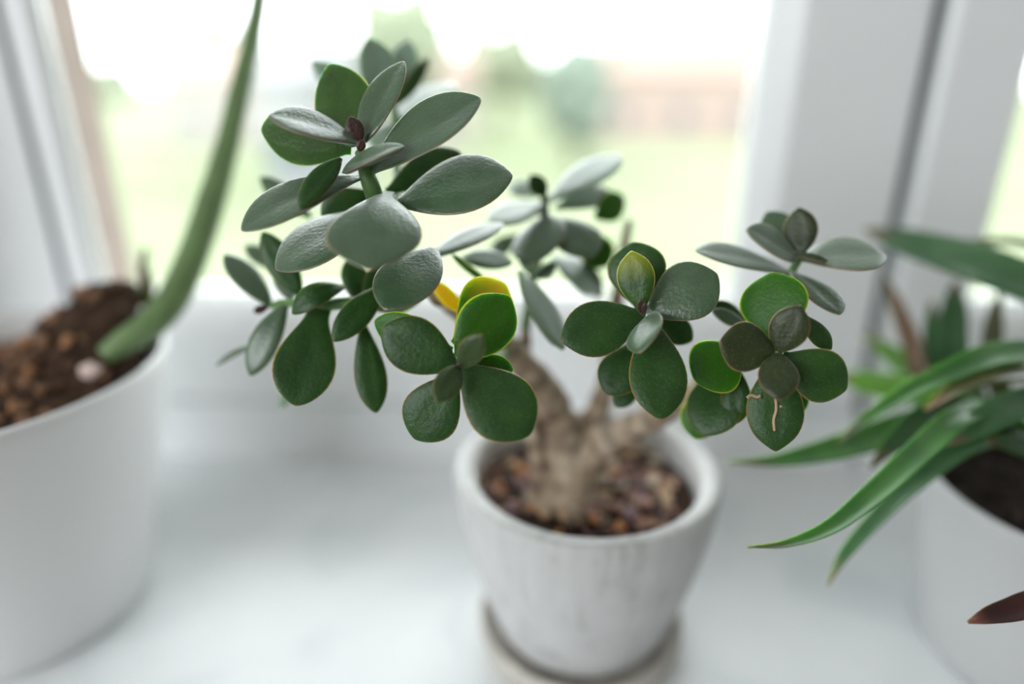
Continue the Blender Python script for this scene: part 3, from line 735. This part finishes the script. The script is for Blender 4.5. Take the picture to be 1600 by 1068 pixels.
('D', 's', (2.98, 229.8, 177.01), (-0.45, 210.04, 165.45), (-0.442, -0.395, 0.805), 19.79, 2.7, 0.55, 0.2, -0.03, 0.0, 0.22, ''),
('D', 's', (6.71, 231.61, 175.81), (18.48, 215.35, 166.32), (0.039, -0.483, 0.875), 16.97, 2.7, 0.6, 0.3, -0.06, 0.0, 0.22, ''),
('D', 'b', (20.87, 240.08, 174.22), (31.9, 249.17, 179.89), (0.527, -0.807, 0.269), 10.88, 2.7, 0.55, 0.35, -0.03, 0.0, 0.22, ''),
('D', 'b', (17.58, 237.9, 168.99), (25.15, 233.77, 157.91), (-0.113, -0.954, 0.278), 12.6, 2.7, 0.55, 0.35, -0.03, 0.0, 0.22, ''),
('D', 'p', (6.78, 236.74, 177.9), (26.34, 250.0, 182.46), (0.241, -0.615, 0.751), 10.54, 2.7, 0.6, 0.35, -0.03, 0.0, 0.22, ''),
('D', 'p', (2.3, 238.22, 182.01), (-9.71, 251.45, 183.87), (-0.426, -0.493, 0.758), 8.18, 2.1, 0.6, 0.35, -0.03, 0.0, 0.22, ''),
('D', 's', (-5.76, 244.91, 167.01), (-16.48, 243.75, 159.6), (-0.122, -0.938, 0.324), 6.89, 2.1, 0.6, 0.35, -0.03, 0.0, 0.22, ''),
('D', 'p', (-0.81, 212.39, 160.57), (-5.44, 214.89, 167.28), (0.515, -0.624, 0.587), 3.87, 1.4, 0.57, 0.35, -0.03, 0.0, 0.22, ''),
('D', 's', (-0.81, 212.39, 160.57), (6.49, 212.22, 164.92), (-0.368, -0.721, 0.588), 5.61, 1.6, 0.57, 0.35, 0.15, 0.0, 0.22, ''),
('D', 'p', (5.72, 232.47, 161.76), (23.19, 232.8, 150.21), (0.533, -0.284, 0.797), 21.87, 2.7, 0.6, 0.35, -0.03, 0.0, 0.22, ''),
('D', 's', (17.16, 236.6, 160.33), (23.42, 233.55, 146.64), (-0.045, -0.979, 0.198), 6.38, 2.1, 0.55, 0.35, -0.03, 0.0, 0.22, ''),
('D', 'b', (-14.64, 197.82, 163.04), (-25.36, 200.58, 170.94), (-0.53, -0.702, -0.475), 3.61, 2.1, 0.5, 0.35, -0.03, 0.0, 0.22, ''),
('D', 'p', (-4.78, 205.12, 164.28), (8.7, 189.18, 144.59), (0.622, -0.344, 0.704), 14.0, 2.7, 0.55, 0.35, -0.03, 0.0, 0.22, ''),
('D', 'g', (-4.74, 203.71, 163.45), (6.01, 189.58, 145.84), (-0.681, -0.715, 0.158), 4.53, 2.1, 0.55, 0.35, -0.03, 0.0, 0.22, ''),
('D', 'p', (-7.26, 208.0, 166.34), (-22.7, 206.1, 168.34), (0.167, -0.416, 0.894), 9.68, 2.1, 0.5, 0.35, -0.03, 0.0, 0.22, ''),
('E', 'g', (29.23, 176.89, 160.66), (7.26, 170.63, 154.95), (0.086, -0.82, 0.566), 15.52, 2.7, 0.58, 0.5, -0.03, 0.0, 0.22, ''),
('E', 's', (30.8, 176.82, 160.34), (48.85, 178.66, 171.54), (-0.244, -0.814, 0.527), 16.88, 2.7, 0.6, 0.4, -0.03, 0.0, 0.22, ''),
('E', 'x', (28.59, 173.59, 163.25), (25.35, 178.15, 177.77), (-0.277, -0.933, 0.231), 10.08, 2.7, 0.55, 0.7, -0.03, 0.0, 0.22, ''),
('E', 'g', (29.98, 183.12, 160.02), (27.72, 190.92, 177.19), (-0.265, -0.891, 0.37), 16.52, 2.7, 0.6, 0.2, -0.03, 0.0, 0.22, ''),
('E', 's', (31.49, 172.37, 162.62), (26.36, 158.08, 156.9), (-0.652, -0.068, 0.755), 11.36, 2, 0.55, 0.35, -0.05, 0.0, 0.22, ''),
('E', 'g', (31.87, 176.34, 159.04), (33.31, 158.44, 138.18), (-0.025, -0.76, 0.65), 15.26, 2.7, 0.6, 0.3, -0.04, 0.0, 0.22, ''),
('E', 'g', (30.35, 183.68, 150.53), (20.68, 174.82, 137.16), (-0.138, -0.776, 0.615), 12.66, 2.7, 0.62, 0.2, -0.03, 0.0, 0.22, ''),
('E', 'r', (28.78, 172.97, 161.66), (27.43, 170.55, 166.56), (0.026, -0.899, -0.436), 2.36, 1.4, 0.57, 0.35, -0.03, 0.0, 0.22, ''),
('E', 'r', (28.63, 171.2, 162.64), (28.77, 170.42, 166.09), (-0.206, -0.956, -0.208), 1.51, 1.13, 0.57, 0.35, -0.03, 0.0, 0.22, ''),
('E', 'g', (34.1, 187.32, 156.69), (45.17, 183.13, 150.56), (-0.077, -0.882, 0.464), 8.29, 2.7, 0.6, 0.35, -0.03, 0.0, 0.22, ''),
('E', 'g', (31.89, 187.87, 136.53), (24.58, 183.47, 128.77), (-0.182, -0.772, 0.61), 6.39, 2.1, 0.6, 0.35, -0.03, 0.0, 0.22, ''),
('F', 'b', (65.03, 173.71, 154.91), (64.8, 183.27, 170.92), (-0.554, -0.718, 0.421), 18.23, 2.7, 0.56, 0.5, -0.03, 0.0, 0.22, ''),
('F', 'd', (62.93, 165.77, 154.07), (46.89, 162.59, 158.31), (0.266, -0.907, 0.325), 13.04, 2.7, 0.6, 0.7, -0.03, 0.0, 0.22, ''),
('F', 'd', (62.9, 165.03, 154.91), (66.41, 164.77, 167.54), (-0.421, -0.902, 0.099), 9.76, 2.7, 0.52, 0.5, -0.03, 0.0, 0.22, ''),
('F', 'd', (62.55, 163.91, 154.83), (60.19, 153.12, 146.83), (-0.151, -0.568, 0.809), 9.84, 2.7, 0.52, 0.7, -0.03, 0.0, 0.22, ''),
('F', 'g', (64.63, 166.51, 153.06), (80.66, 162.06, 145.86), (-0.076, -0.915, 0.396), 14.18, 2.7, 0.6, 0.4, -0.03, 0.0, 0.22, ''),
('F', 'g', (64.6, 171.15, 148.49), (64.7, 160.84, 127.88), (-0.228, -0.871, 0.435), 14.64, 3, 0.54, 0.8, -0.03, 0.0, 0.22, 'leaf with pale corky scratches'),
('F', 'b', (55.91, 176.14, 150.99), (44.16, 171.51, 143.06), (-0.042, -0.835, 0.549), 16.17, 2.7, 0.55, 0.2, -0.03, 0.0, 0.22, ''),
('F', 'g', (71.91, 178.38, 160.66), (80.05, 173.22, 152.34), (0.08, -0.81, 0.581), 6.08, 2.1, 0.6, 0.6, -0.03, 0.0, 0.22, ''),
('F', 'g', (58.18, 184.33, 144.28), (47.95, 171.5, 126.4), (-0.368, -0.643, 0.672), 16.21, 2.7, 0.62, 0.2, -0.05, 0.0, 0.22, ''),
('F', 'b', (51.5, 185.13, 136.02), (48.07, 178.13, 121.38), (-0.232, -0.855, 0.463), 12.09, 2.7, 0.6, 0.35, -0.03, 0.0, 0.22, ''),
('F', 'g', (57.09, 179.15, 144.9), (56.71, 171.24, 130.38), (-0.28, -0.84, 0.465), 8.28, 2.7, 0.6, 0.35, -0.03, 0.0, 0.22, ''),
('F', 'b', (70.88, 178.3, 141.53), (76.06, 174.88, 132.45), (-0.246, -0.945, 0.215), 6.87, 2.1, 0.6, 0.35, -0.03, 0.0, 0.22, ''),
('F', 'g', (62.92, 193.3, 152.93), (51.44, 192.01, 158.83), (0.362, -0.761, 0.538), 6.25, 2.1, 0.55, 0.35, -0.03, 0.0, 0.22, ''),
('F', 's', (62.08, 188.82, 152.56), (51.32, 189.42, 157.74), (0.306, -0.636, 0.709), 5.26, 2.1, 0.55, 0.35, -0.03, 0.0, 0.22, ''),
('G', 's', (78.26, 198.75, 170.78), (100.72, 194.86, 172.56), (-0.114, -0.216, 0.97), 21.52, 2.7, 0.58, 0.7, -0.03, 0.04, 0.22, ''),
('G', 's', (76.81, 198.97, 166.02), (46.27, 195.6, 173.78), (0.264, -0.23, 0.937), 14.73, 2.1, 0.62, 0.35, -0.03, 0.04, 0.22, ''),
('G', 's', (76.75, 197.45, 170.33), (60.72, 197.37, 179.69), (0.454, -0.443, 0.773), 13.6, 2.7, 0.55, 0.35, -0.03, 0.08, 0.22, ''),
('G', 'd', (78.43, 199.31, 172.18), (77.7, 205.29, 184.6), (-0.466, -0.808, 0.361), 9.7, 2.7, 0.52, 0.6, 0.03, 0.0, 0.22, ''),
('G', 's', (77.87, 204.25, 171.12), (71.63, 214.66, 181.64), (-0.271, -0.76, 0.591), 10.11, 2.7, 0.58, 0.35, -0.03, 0.0, 0.22, ''),
('G', 'd', (75.6, 197.26, 172.67), (83.17, 191.83, 171.88), (-0.235, -0.452, 0.86), 2.95, 1.6, 0.5, 0.35, -0.03, 0.0, 0.22, ''),
('G', 's', (74.92, 197.25, 167.27), (83.24, 178.71, 160.5), (0.187, -0.262, 0.947), 12.43, 2.7, 0.62, 0.35, -0.03, 0.05, 0.22, '')]
jade = empty('jade_plant', BR['trunk'][0][0][:3])
tag(jade, 'jade plant with fleshy green oval leaves on a ringed tan trunk', 'potted plant')
STEMS = {}
def mm(p): return tuple(q / 1000 for q in p)
for key, (path, kind) in BR.items():
    P = [mm(p) for p in path]
    if kind == 'bark':
        tk = key == 'trunk'
        bm = tube(P, n=22, sub=8, ring_every=0.0085 if tk else 0.0082, ring_amp=0.03 if tk else 0.09, bump=0.30 if tk else 0.2, seed=len(key))
        o = finish(bm, 'trunk' if key == 'trunk' else 'branch', M_BARK, None)
    else:
        bm = tube(P, n=14, sub=8)
        o = finish(bm, 'shoot', M_STEM, None)
    o.parent = jade
    STEMS[key] = o
jade.location = mm(BR['trunk'][0][0][:3])
inv = Matrix.Translation(jade.location).inverted()
for o in STEMS.values(): o.matrix_parent_inverse = inv
for r in LV:
    key, kind, B, T, Nn, w, th, pmax, point, bend, cup, neck, lab = r
    bm = leaf_mesh(Vector(mm(B)), Vector(mm(T)), Vector(Nn), w / 1000, th / 1000, pmax, point, bend, cup, neck)
    o = finish(bm, 'leaf', LEAF[kind], None)
    o.parent = STEMS[key]            # the stem's world matrix is identity
    if lab: o['label'] = lab

# pale corky scratches on one low leaf

def scratch(pts, r, parent):
    bm = tube([mm(p) + (r * k,) for p, k in zip(pts, (0.4, 1, 1, 0.4))], n=6, sub=3)
    o = finish(bm, 'corky_scratch', CHIP[0], None); o.parent = parent
scratch([(64.31, 165.5, 141.31), (64.52, 164.38, 138.47), (63.87, 163.42, 136.1), (64.08, 162.36, 133.41)], 0.00016, STEMS["F"])
scratch([(65.35, 164.78, 139.42), (66.72, 164.71, 139.1), (68.07, 164.88, 139.42), (69.27, 164.73, 138.94)], 0.00016, STEMS["F"])
scratch([(56.66, 165.29, 141.47), (57.84, 165.59, 142.1), (59.21, 165.45, 141.63), (60.22, 165.61, 141.94)], 0.00016, STEMS["F"])


# ------------------------------------------------------------------ aloe in the right pot, lone stalk in the left pot
def aloe_material(name, c1, c2, tip):
    m, nt, bs, N, L = nodes_of(name)
    tc = N('ShaderNodeTexCoord')
    nz = N('ShaderNodeTexNoise'); nz.inputs['Scale'].default_value = 60; nz.inputs['Detail'].default_value = 4
    L(tc.outputs['Object'], nz.inputs['Vector'])
    r = ramp(N, [(0.35, c2), (0.65, c1)]); L(nz.outputs['Fac'], r.inputs['Fac'])
    at = N('ShaderNodeAttribute'); at.attribute_name = 'along'
    rt = ramp(N, [(0.80, (0, 0, 0)), (0.93, (1, 1, 1))]); L(at.outputs['Fac'], rt.inputs['Fac'])
    mx = N('ShaderNodeMix'); mx.data_type = 'RGBA'
    L(rt.outputs['Color'], mx.inputs['Factor']); L(r.outputs['Color'], mx.inputs['A']); mx.inputs['B'].default_value = (*tip, 1)
    L(mx.outputs['Result'], bs.inputs['Base Color'])
    bs.inputs['Roughness'].default_value = 0.38
    bs.inputs['Subsurface Weight'].default_value = 0.6
    bs.inputs['Subsurface Radius'].default_value = (0.5, 1.0, 0.12)
    bs.inputs['Subsurface Scale'].default_value = 0.003
    return m
ALOE = {'g': aloe_material('aloe_green', (0.060, 0.195, 0.028), (0.036, 0.140, 0.024), (0.10, 0.065, 0.05)),
        'l': aloe_material('aloe_light_green', (0.19, 0.44, 0.05), (0.14, 0.36, 0.04), (0.30, 0.26, 0.1)),
        'k': aloe_material('aloe_grey_green', (0.085, 0.19, 0.080), (0.052, 0.140, 0.052), (0.2, 0.14, 0.1)),
        'o': aloe_material('aloe_olive', (0.13, 0.135, 0.030), (0.085, 0.09, 0.022), (0.22, 0.10, 0.05)),
        'n': aloe_material('aloe_dry_brown', (0.20, 0.11, 0.055), (0.13, 0.075, 0.04), (0.16, 0.07, 0.05)),
        'r': aloe_material('aloe_dark_red', (0.060, 0.014, 0.011), (0.035, 0.010, 0.009), (0.16, 0.035, 0.03)),
        'd': aloe_material('aloe_dark_green', (0.04, 0.10, 0.035), (0.03, 0.07, 0.025), (0.12, 0.08, 0.05))}

def strap(path, hint, thick=0.28, chan=0.22):
    """a tapering fleshy leaf along path (x, y, z, width); hint = direction of its upper face"""
    P = [Vector(p[:3]) for p in path]; W = [Vector((p[3], 0, 0)) for p in path]
    C = catmull(P, 9); WW = [max(w.x, 0.0003) for w in catmull(W, 9)]
    T = frames_along(C); b = bmesh.new(); la = b.verts.layers.float.new('along')
    rings = []; NA = 14
    for i, c in enumerate(C):
        t = T[i]; n = (hint - t * hint.dot(t)).normalized(); sd = t.cross(n)
        ring = []
        for k in range(NA):
            a = 2 * math.pi * k / NA; ca, sa = math.cos(a), math.sin(a)
            z = WW[i] * thick * (0.35 * sa if sa > 0 else 0.8 * sa) + chan * WW[i] * ca * ca
            v = b.verts.new(c + sd * (0.5 * WW[i] * ca) + n * z); v[la] = 1 - i / (len(C) - 1)
            ring.append(v)
        rings.append(ring)
    for A, Q in zip(rings, rings[1:]):
        for k in range(NA): b.faces.new((A[k], A[(k + 1) % NA], Q[(k + 1) % NA], Q[k]))
    b.faces.new(rings[0][::-1]); b.faces.new(rings[-1])
    return b

AL = [
('k', [(144.17, 302.37, 157.57, 2.25), (153.02, 290.76, 154.67, 13.59), (163.99, 270.99, 152.68, 18.86), (174.97, 255.22, 149.96, 19.34), (189.9, 246.65, 143.29, 17.48), (204.31, 243.84, 126.8, 11.95)], (-0.2, -0.5, 1), ''),
('o', [(169.56, 300.56, 150.78, 1.41), (184.34, 289.69, 154.63, 4.32), (200.21, 282.18, 156.01, 5.77), (213.41, 269.27, 149.43, 7.59), (209.92, 250.54, 124.18, 8.35)], (0, -0.35, 1), ''),
('g', [(164.0, 298.71, 146.59, 1.41), (179.04, 286.72, 147.6, 5.94), (192.32, 273.97, 146.85, 7.76), (204.63, 260.27, 141.07, 8.94), (208.34, 248.18, 123.8, 9.75)], (0, -0.35, 1), ''),
('n', [(153.71, 295.03, 138.23, 1.41), (157.09, 286.9, 128.25, 6.1), (160.34, 275.8, 116.25, 8.15), (161.6, 259.76, 102.82, 7.87), (174.92, 244.71, 96.25, 6.53)], (-1, -0.6, 0.3), 'dry olive brown leaf'),
('k', [(179.45, 287.4, 138.43, 2.19), (174.83, 277.52, 130.17, 9.65), (168.58, 263.95, 118.21, 12.51), (165.95, 250.84, 107.08, 11.64), (178.4, 238.58, 96.78, 8.84)], (-0.2, -1, 0.2), ''),
('k', [(174.08, 291.81, 128.29, 1.69), (171.6, 280.93, 117.36, 8.27), (169.28, 267.45, 105.25, 9.65), (178.76, 246.62, 95.31, 7.59)], (-0.3, -1, 0.2), ''),
('o', [(194.57, 280.67, 136.4, 2.14), (187.49, 270.33, 127.22, 8.92), (181.06, 256.93, 115.71, 10.71), (180.82, 239.57, 99.07, 8.84)], (0.2, -1, 0.2), ''),
('l', [(148.13, 295.08, 111.66, 1.45), (155.74, 284.53, 106.09, 10.19), (161.91, 269.85, 101.09, 11.96), (169.54, 258.1, 97.94, 10.5), (182.45, 244.97, 96.25, 9.04)], (0, -0.35, 1), ''),
('l', [(127.95, 268.86, 101.6, 1.63), (137.31, 262.74, 101.61, 9.58), (151.58, 254.64, 101.64, 11.38), (164.82, 246.02, 100.46, 10.55), (183.31, 238.75, 96.78, 8.84)], (0, -0.8, 0.6), ''),
('g', [(105.08, 210.52, 103.04, 1.11), (113.41, 210.11, 112.13, 3.91), (125.22, 210.19, 122.17, 6.41), (138.86, 211.36, 129.35, 8.05), (156.33, 217.53, 132.52, 10.35), (181.11, 227.45, 128.21, 9.9), (195.13, 232.04, 105.96, 8.97)], (0, -0.3, 1), ''),
('o', [(132.93, 211.99, 115.17, 1.3), (143.53, 213.27, 122.9, 6.47), (157.77, 217.02, 125.68, 8.7), (178.96, 224.73, 121.52, 9.45), (195.16, 231.17, 103.76, 8.5)], (0, -0.2, 1), ''),
('k', [(137.47, 202.57, 107.29, 1.27), (145.44, 204.88, 112.41, 8.47), (159.79, 211.14, 116.09, 11.21), (181.32, 221.66, 113.57, 11.25), (195.22, 229.43, 99.37, 8.97)], (0, -0.6, 1), ''),
('g', [(66.88, 203.12, 98.59, 0.87), (82.8, 205.4, 97.52, 4.82), (102.01, 210.69, 98.3, 8.92), (122.8, 218.49, 99.86, 11.43), (144.48, 226.58, 102.08, 11.72), (167.12, 232.87, 99.65, 10.56), (184.41, 235.22, 93.21, 8.77)], (0, -0.4, 1), ''),
('g', [(60.06, 157.81, 98.91, 0.71), (71.45, 159.35, 99.09, 2.69), (85.24, 164.04, 101.56, 4.91), (100.86, 173.3, 107.25, 7.12), (119.5, 187.08, 113.22, 8.27), (139.92, 203.93, 115.92, 8.82), (163.38, 219.79, 110.44, 9.9), (181.06, 228.94, 99.37, 8.5)], (-0.3, -0.3, 1), ''),
('k', [(96.12, 180.69, 66.57, 0.83), (101.81, 184.49, 75.66, 3.75), (113.07, 190.85, 85.28, 5.46), (127.75, 199.03, 93.76, 6.41), (147.56, 210.78, 99.96, 7.96), (171.25, 224.21, 99.15, 7.9)], (-0.3, -0.3, 1), ''),
('d', [(116.68, 207.67, 94.82, 1.33), (125.41, 211.23, 103.04, 6.64), (137.51, 216.69, 110.33, 8.92), (154.66, 223.48, 109.64, 9.15), (177.74, 230.59, 98.39, 8.57)], (-0.2, -0.6, 0.8), ''),
('r', [(120.27, 150.68, 81.04, 0.88), (125.38, 150.72, 83.42, 4.56), (133.95, 152.58, 84.64, 6.7), (149.07, 159.51, 84.49, 8.0), (170.65, 180.07, 85.58, 8.74), (190.68, 211.22, 86.39, 9.0)], (0, -0.6, 1), 'dark red withered leaf'),
('d', [(152.38, 207.07, 106.47, 1.29), (161.02, 206.74, 104.86, 7.33), (174.82, 209.43, 99.56, 8.77), (195.33, 219.89, 91.57, 8.3)], (0, -0.6, 1), ''),
('g', [(214.65, 298.41, 141.36, 1.41), (213.13, 282.65, 128.89, 9.78), (208.28, 261.57, 114.14, 11.9), (199.51, 242.01, 98.13, 9.9)], (0, -1, 0.2), ''),
('g', [(207.86, 235.01, 144.94, 1.35), (206.93, 233.72, 130.9, 9.15), (204.51, 234.11, 110.35, 11.34), (199.9, 234.01, 94.2, 9.67)], (0, -0.5, 1), ''),
('o', [(173.19, 265.87, 111.8, 2.11), (173.51, 256.55, 104.52, 9.83), (174.89, 245.63, 98.59, 10.05), (183.34, 237.85, 94.5, 8.35)], (-0.3, -1, 0.3), ''),
('l', [(157.6, 280.36, 100.84, 1.41), (163.06, 270.7, 97.71, 8.76), (172.2, 257.23, 95.5, 9.97), (183.61, 242.31, 94.87, 8.48)], (0, -0.35, 1), '')]
aloe = empty('aloe_plant', (RC[0], RC[1], 0.068))
tag(aloe, 'aloe with long narrow green spiky leaves spreading from the right pot', 'potted plant')
inv = Matrix.Translation(aloe.location).inverted()
core = tube([(RC[0], RC[1], 0.066, 0.008), (RC[0], RC[1], 0.078, 0.008), (RC[0] - 0.002, RC[1], 0.092, 0.006)], n=14, sub=5)
o = finish(core, 'stem', ALOE['o'], None); o.parent = aloe; o.matrix_parent_inverse = inv
for kind, path, hint, lab in AL:
    o = finish(strap([mm(p) for p in path], Vector(hint)), 'leaf', ALOE[kind], None)
    o.parent = aloe; o.matrix_parent_inverse = inv
    if lab: o['label'] = lab

for k, (ang, reach, rise, kind) in enumerate([(-0.5, 0.085, 0.085, 'g'), (0.15, 0.10, 0.060, 'k'), (0.75, 0.075, 0.095, 'g'), (-1.1, 0.070, 0.060, 'k'), (1.25, 0.055, 0.110, 'k')]):
    ca, sa = math.cos(ang), math.sin(ang)
    path = [(RC[0] + ca * reach * f, RC[1] + sa * reach * f, 0.078 + rise * (1.6 * f - 0.75 * f * f), wd) for f, wd in ((1.0, 0.001), (0.8, 0.006), (0.5, 0.011), (0.2, 0.012), (0.0, 0.009))]
    o = finish(strap(path, Vector((-0.3 * ca, -0.3 * sa, 1))), 'leaf', ALOE[kind], None)
    o.parent = aloe; o.matrix_parent_inverse = inv

SK = [(-164.26, 236.02, 120.53, 3.93), (-158.17, 240.18, 125.05, 4.95), (-150.54, 245.54, 129.76, 5.76), (-143.54, 253.47, 138.3, 6.1), (-138.4, 264.71, 152.63, 5.95), (-134.32, 277.01, 169.73, 5.79), (-130.05, 291.06, 191.23, 5.09), (-126.66, 305.89, 214.78, 4.64), (-123.34, 320.53, 237.87, 4.16), (-121.88, 332.22, 256.39, 3.94), (-121.05, 341.89, 272.57, 3.69)]
st = empty('green_stalk', mm(SK[0][:3])); tag(st, 'single tall curved green stalk rising from the bark in the left pot', 'potted plant')
bm = tube([mm(p) for p in SK], n=16, sub=8)
M_STALK = plain('stalk_green', (0.17, 0.27, 0.105), rough=0.4, var=0.25, scale=60)
o = finish(bm, 'stalk', M_STALK, None); o.parent = st; o.matrix_parent_inverse = Matrix.Translation(st.location).inverted()
bm = tube([mm(p) for p in [(-166.05, 269.41, 128.89, 3.53), (-164.55, 272.96, 137.73, 2.99), (-166.85, 276.86, 145.05, 1.91), (-166.43, 280.57, 151.66, 1.09)]], n=12, sub=6)
o = finish(bm, 'leaf_sheath', ALOE['o'], None); o.parent = st; o.matrix_parent_inverse = Matrix.Translation(st.location).inverted()
